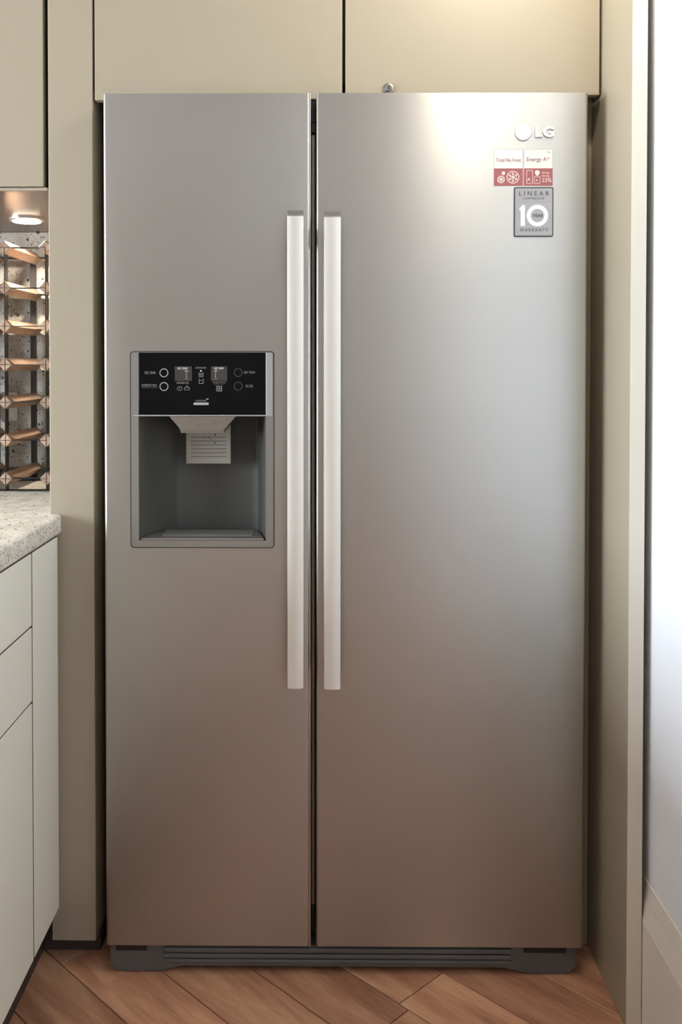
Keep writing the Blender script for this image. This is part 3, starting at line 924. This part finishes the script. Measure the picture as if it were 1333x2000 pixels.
rframe(bm, rrect(bx(1043.5), bx(1056), bz(357), bz(343.5), 0.0004, 2), rrect(bx(1044.2), bx(1055.3), bz(356.3), bz(344.2), 0.0003, 2), -0.0008, -0.0004)
prism(bm, [(bx(a), bz(b)) for a, b in ((1045.5, 334), (1047.5, 331.5), (1052.5, 331.5), (1054.8, 334.5), (1054.2, 338), (1051, 342), (1049, 342), (1046, 338.5))], 'y', -0.0008, -0.0004)
obj('appliance_print', bm, M['stick_pink'], s2)

bm = new_bm()
prism(bm, rrect(bx(1005), bx(1081.5), bz(460), bz(364), 3.5 * U), 'y', -0.0012, 0.0, mi=1)
prism(bm, rrect(bx(1007.2), bx(1079.3), bz(457.8), bz(366.2), 2.2 * U), 'y', -0.0015, -0.0010, mi=0)
bd = obj('warranty_badge', bm, [M['badge'], M['badge_dark']], FR)
tag(bd, 'brushed metal warranty badge with dark border')
btext('LINEAR', 1015, 1073, 372, 380.5, 'badge_dark', bd, y=-0.0016, spacing=1.6)
btext('COMPRESSOR', 1022, 1064, 383.7, 388.2, 'badge_dark', bd, y=-0.0016, spacing=1.25)
btext('WARRANTY', 1016.5, 1071.5, 443.5, 450, 'badge_dark', bd, y=-0.0016, spacing=1.4)
btext('YEAR', 1041, 1061.5, 416, 422.3, 'badge_dark', bd, y=-0.0016, fat=0.015)
bm = new_bm()
box(bm, bx(1010), bx(1077), -0.0018, -0.0014, bz(392.7), bz(392.1))
obj('badge_rule', bm, M['logo_rim'], bd)
bm = new_bm()
ring(bm, bx(1050.5), bz(419), 20.8 * U, 13.2 * U, -0.0020, -0.0014, 44)
prism(bm, [(bx(a), bz(b)) for a, b in ((1026.2, 399), (1026.2, 439), (1018.2, 439), (1018.2, 409.5), (1016, 409.5), (1016, 404.5), (1019, 402.5), (1020.5, 399))], 'y', -0.0020, -0.0014)
obj('number_ten', bm, M['logo'], bd)

# ---- kick plate under the doors
bm = new_bm()
x0, x1 = -0.457, 0.450
zt_ = 0.0540
bot = []
N = 60
def low_edge(x):
    e = min(x - x0, x1 - x)
    if e < 0.004: return 0.012
    if e < 0.020: return 0.012 - 0.010 * math.sqrt(max(0, 1 - ((0.020 - e) / 0.016) ** 2))
    if e < 0.085: return 0.002
    if e < 0.150:
        t = (e - 0.085) / 0.065
        return 0.002 + 0.011 * (3 * t * t - 2 * t ** 3)
    return 0.013
xs = sorted(set([x0 + 0.16 * i / 40 for i in range(41)] + [x1 - 0.16 * i / 40 for i in range(41)]))
pts = [(x, low_edge(x)) for x in xs] + [(x1, zt_), (x0, zt_)]
prism(bm, pts, 'y', 0.013, 0.045)
kp = obj('kick_plate', bm, M['kick'], FR)
for za, zb, yo in ((0.0205, 0.0275, 0.004), (0.031, 0.0385, 0.005), (0.0425, 0.051, 0.006)):
    bm = new_bm(); box(bm, -0.352, 0.325, 0.013 - yo, 0.0135, za, zb, 0.0015)
    obj('grille_slat', bm, M['kick'], kp)
for xa, xb in ((-0.446, -0.385), (0.350, 0.432)):  # black blocks stand in for the shaded foot recesses
    bm = new_bm(); box(bm, xa, xb, 0.010, 0.0135, 0.043, 0.0545, 0.0015)
    obj('recess_shade_block', bm, M['black'], kp)
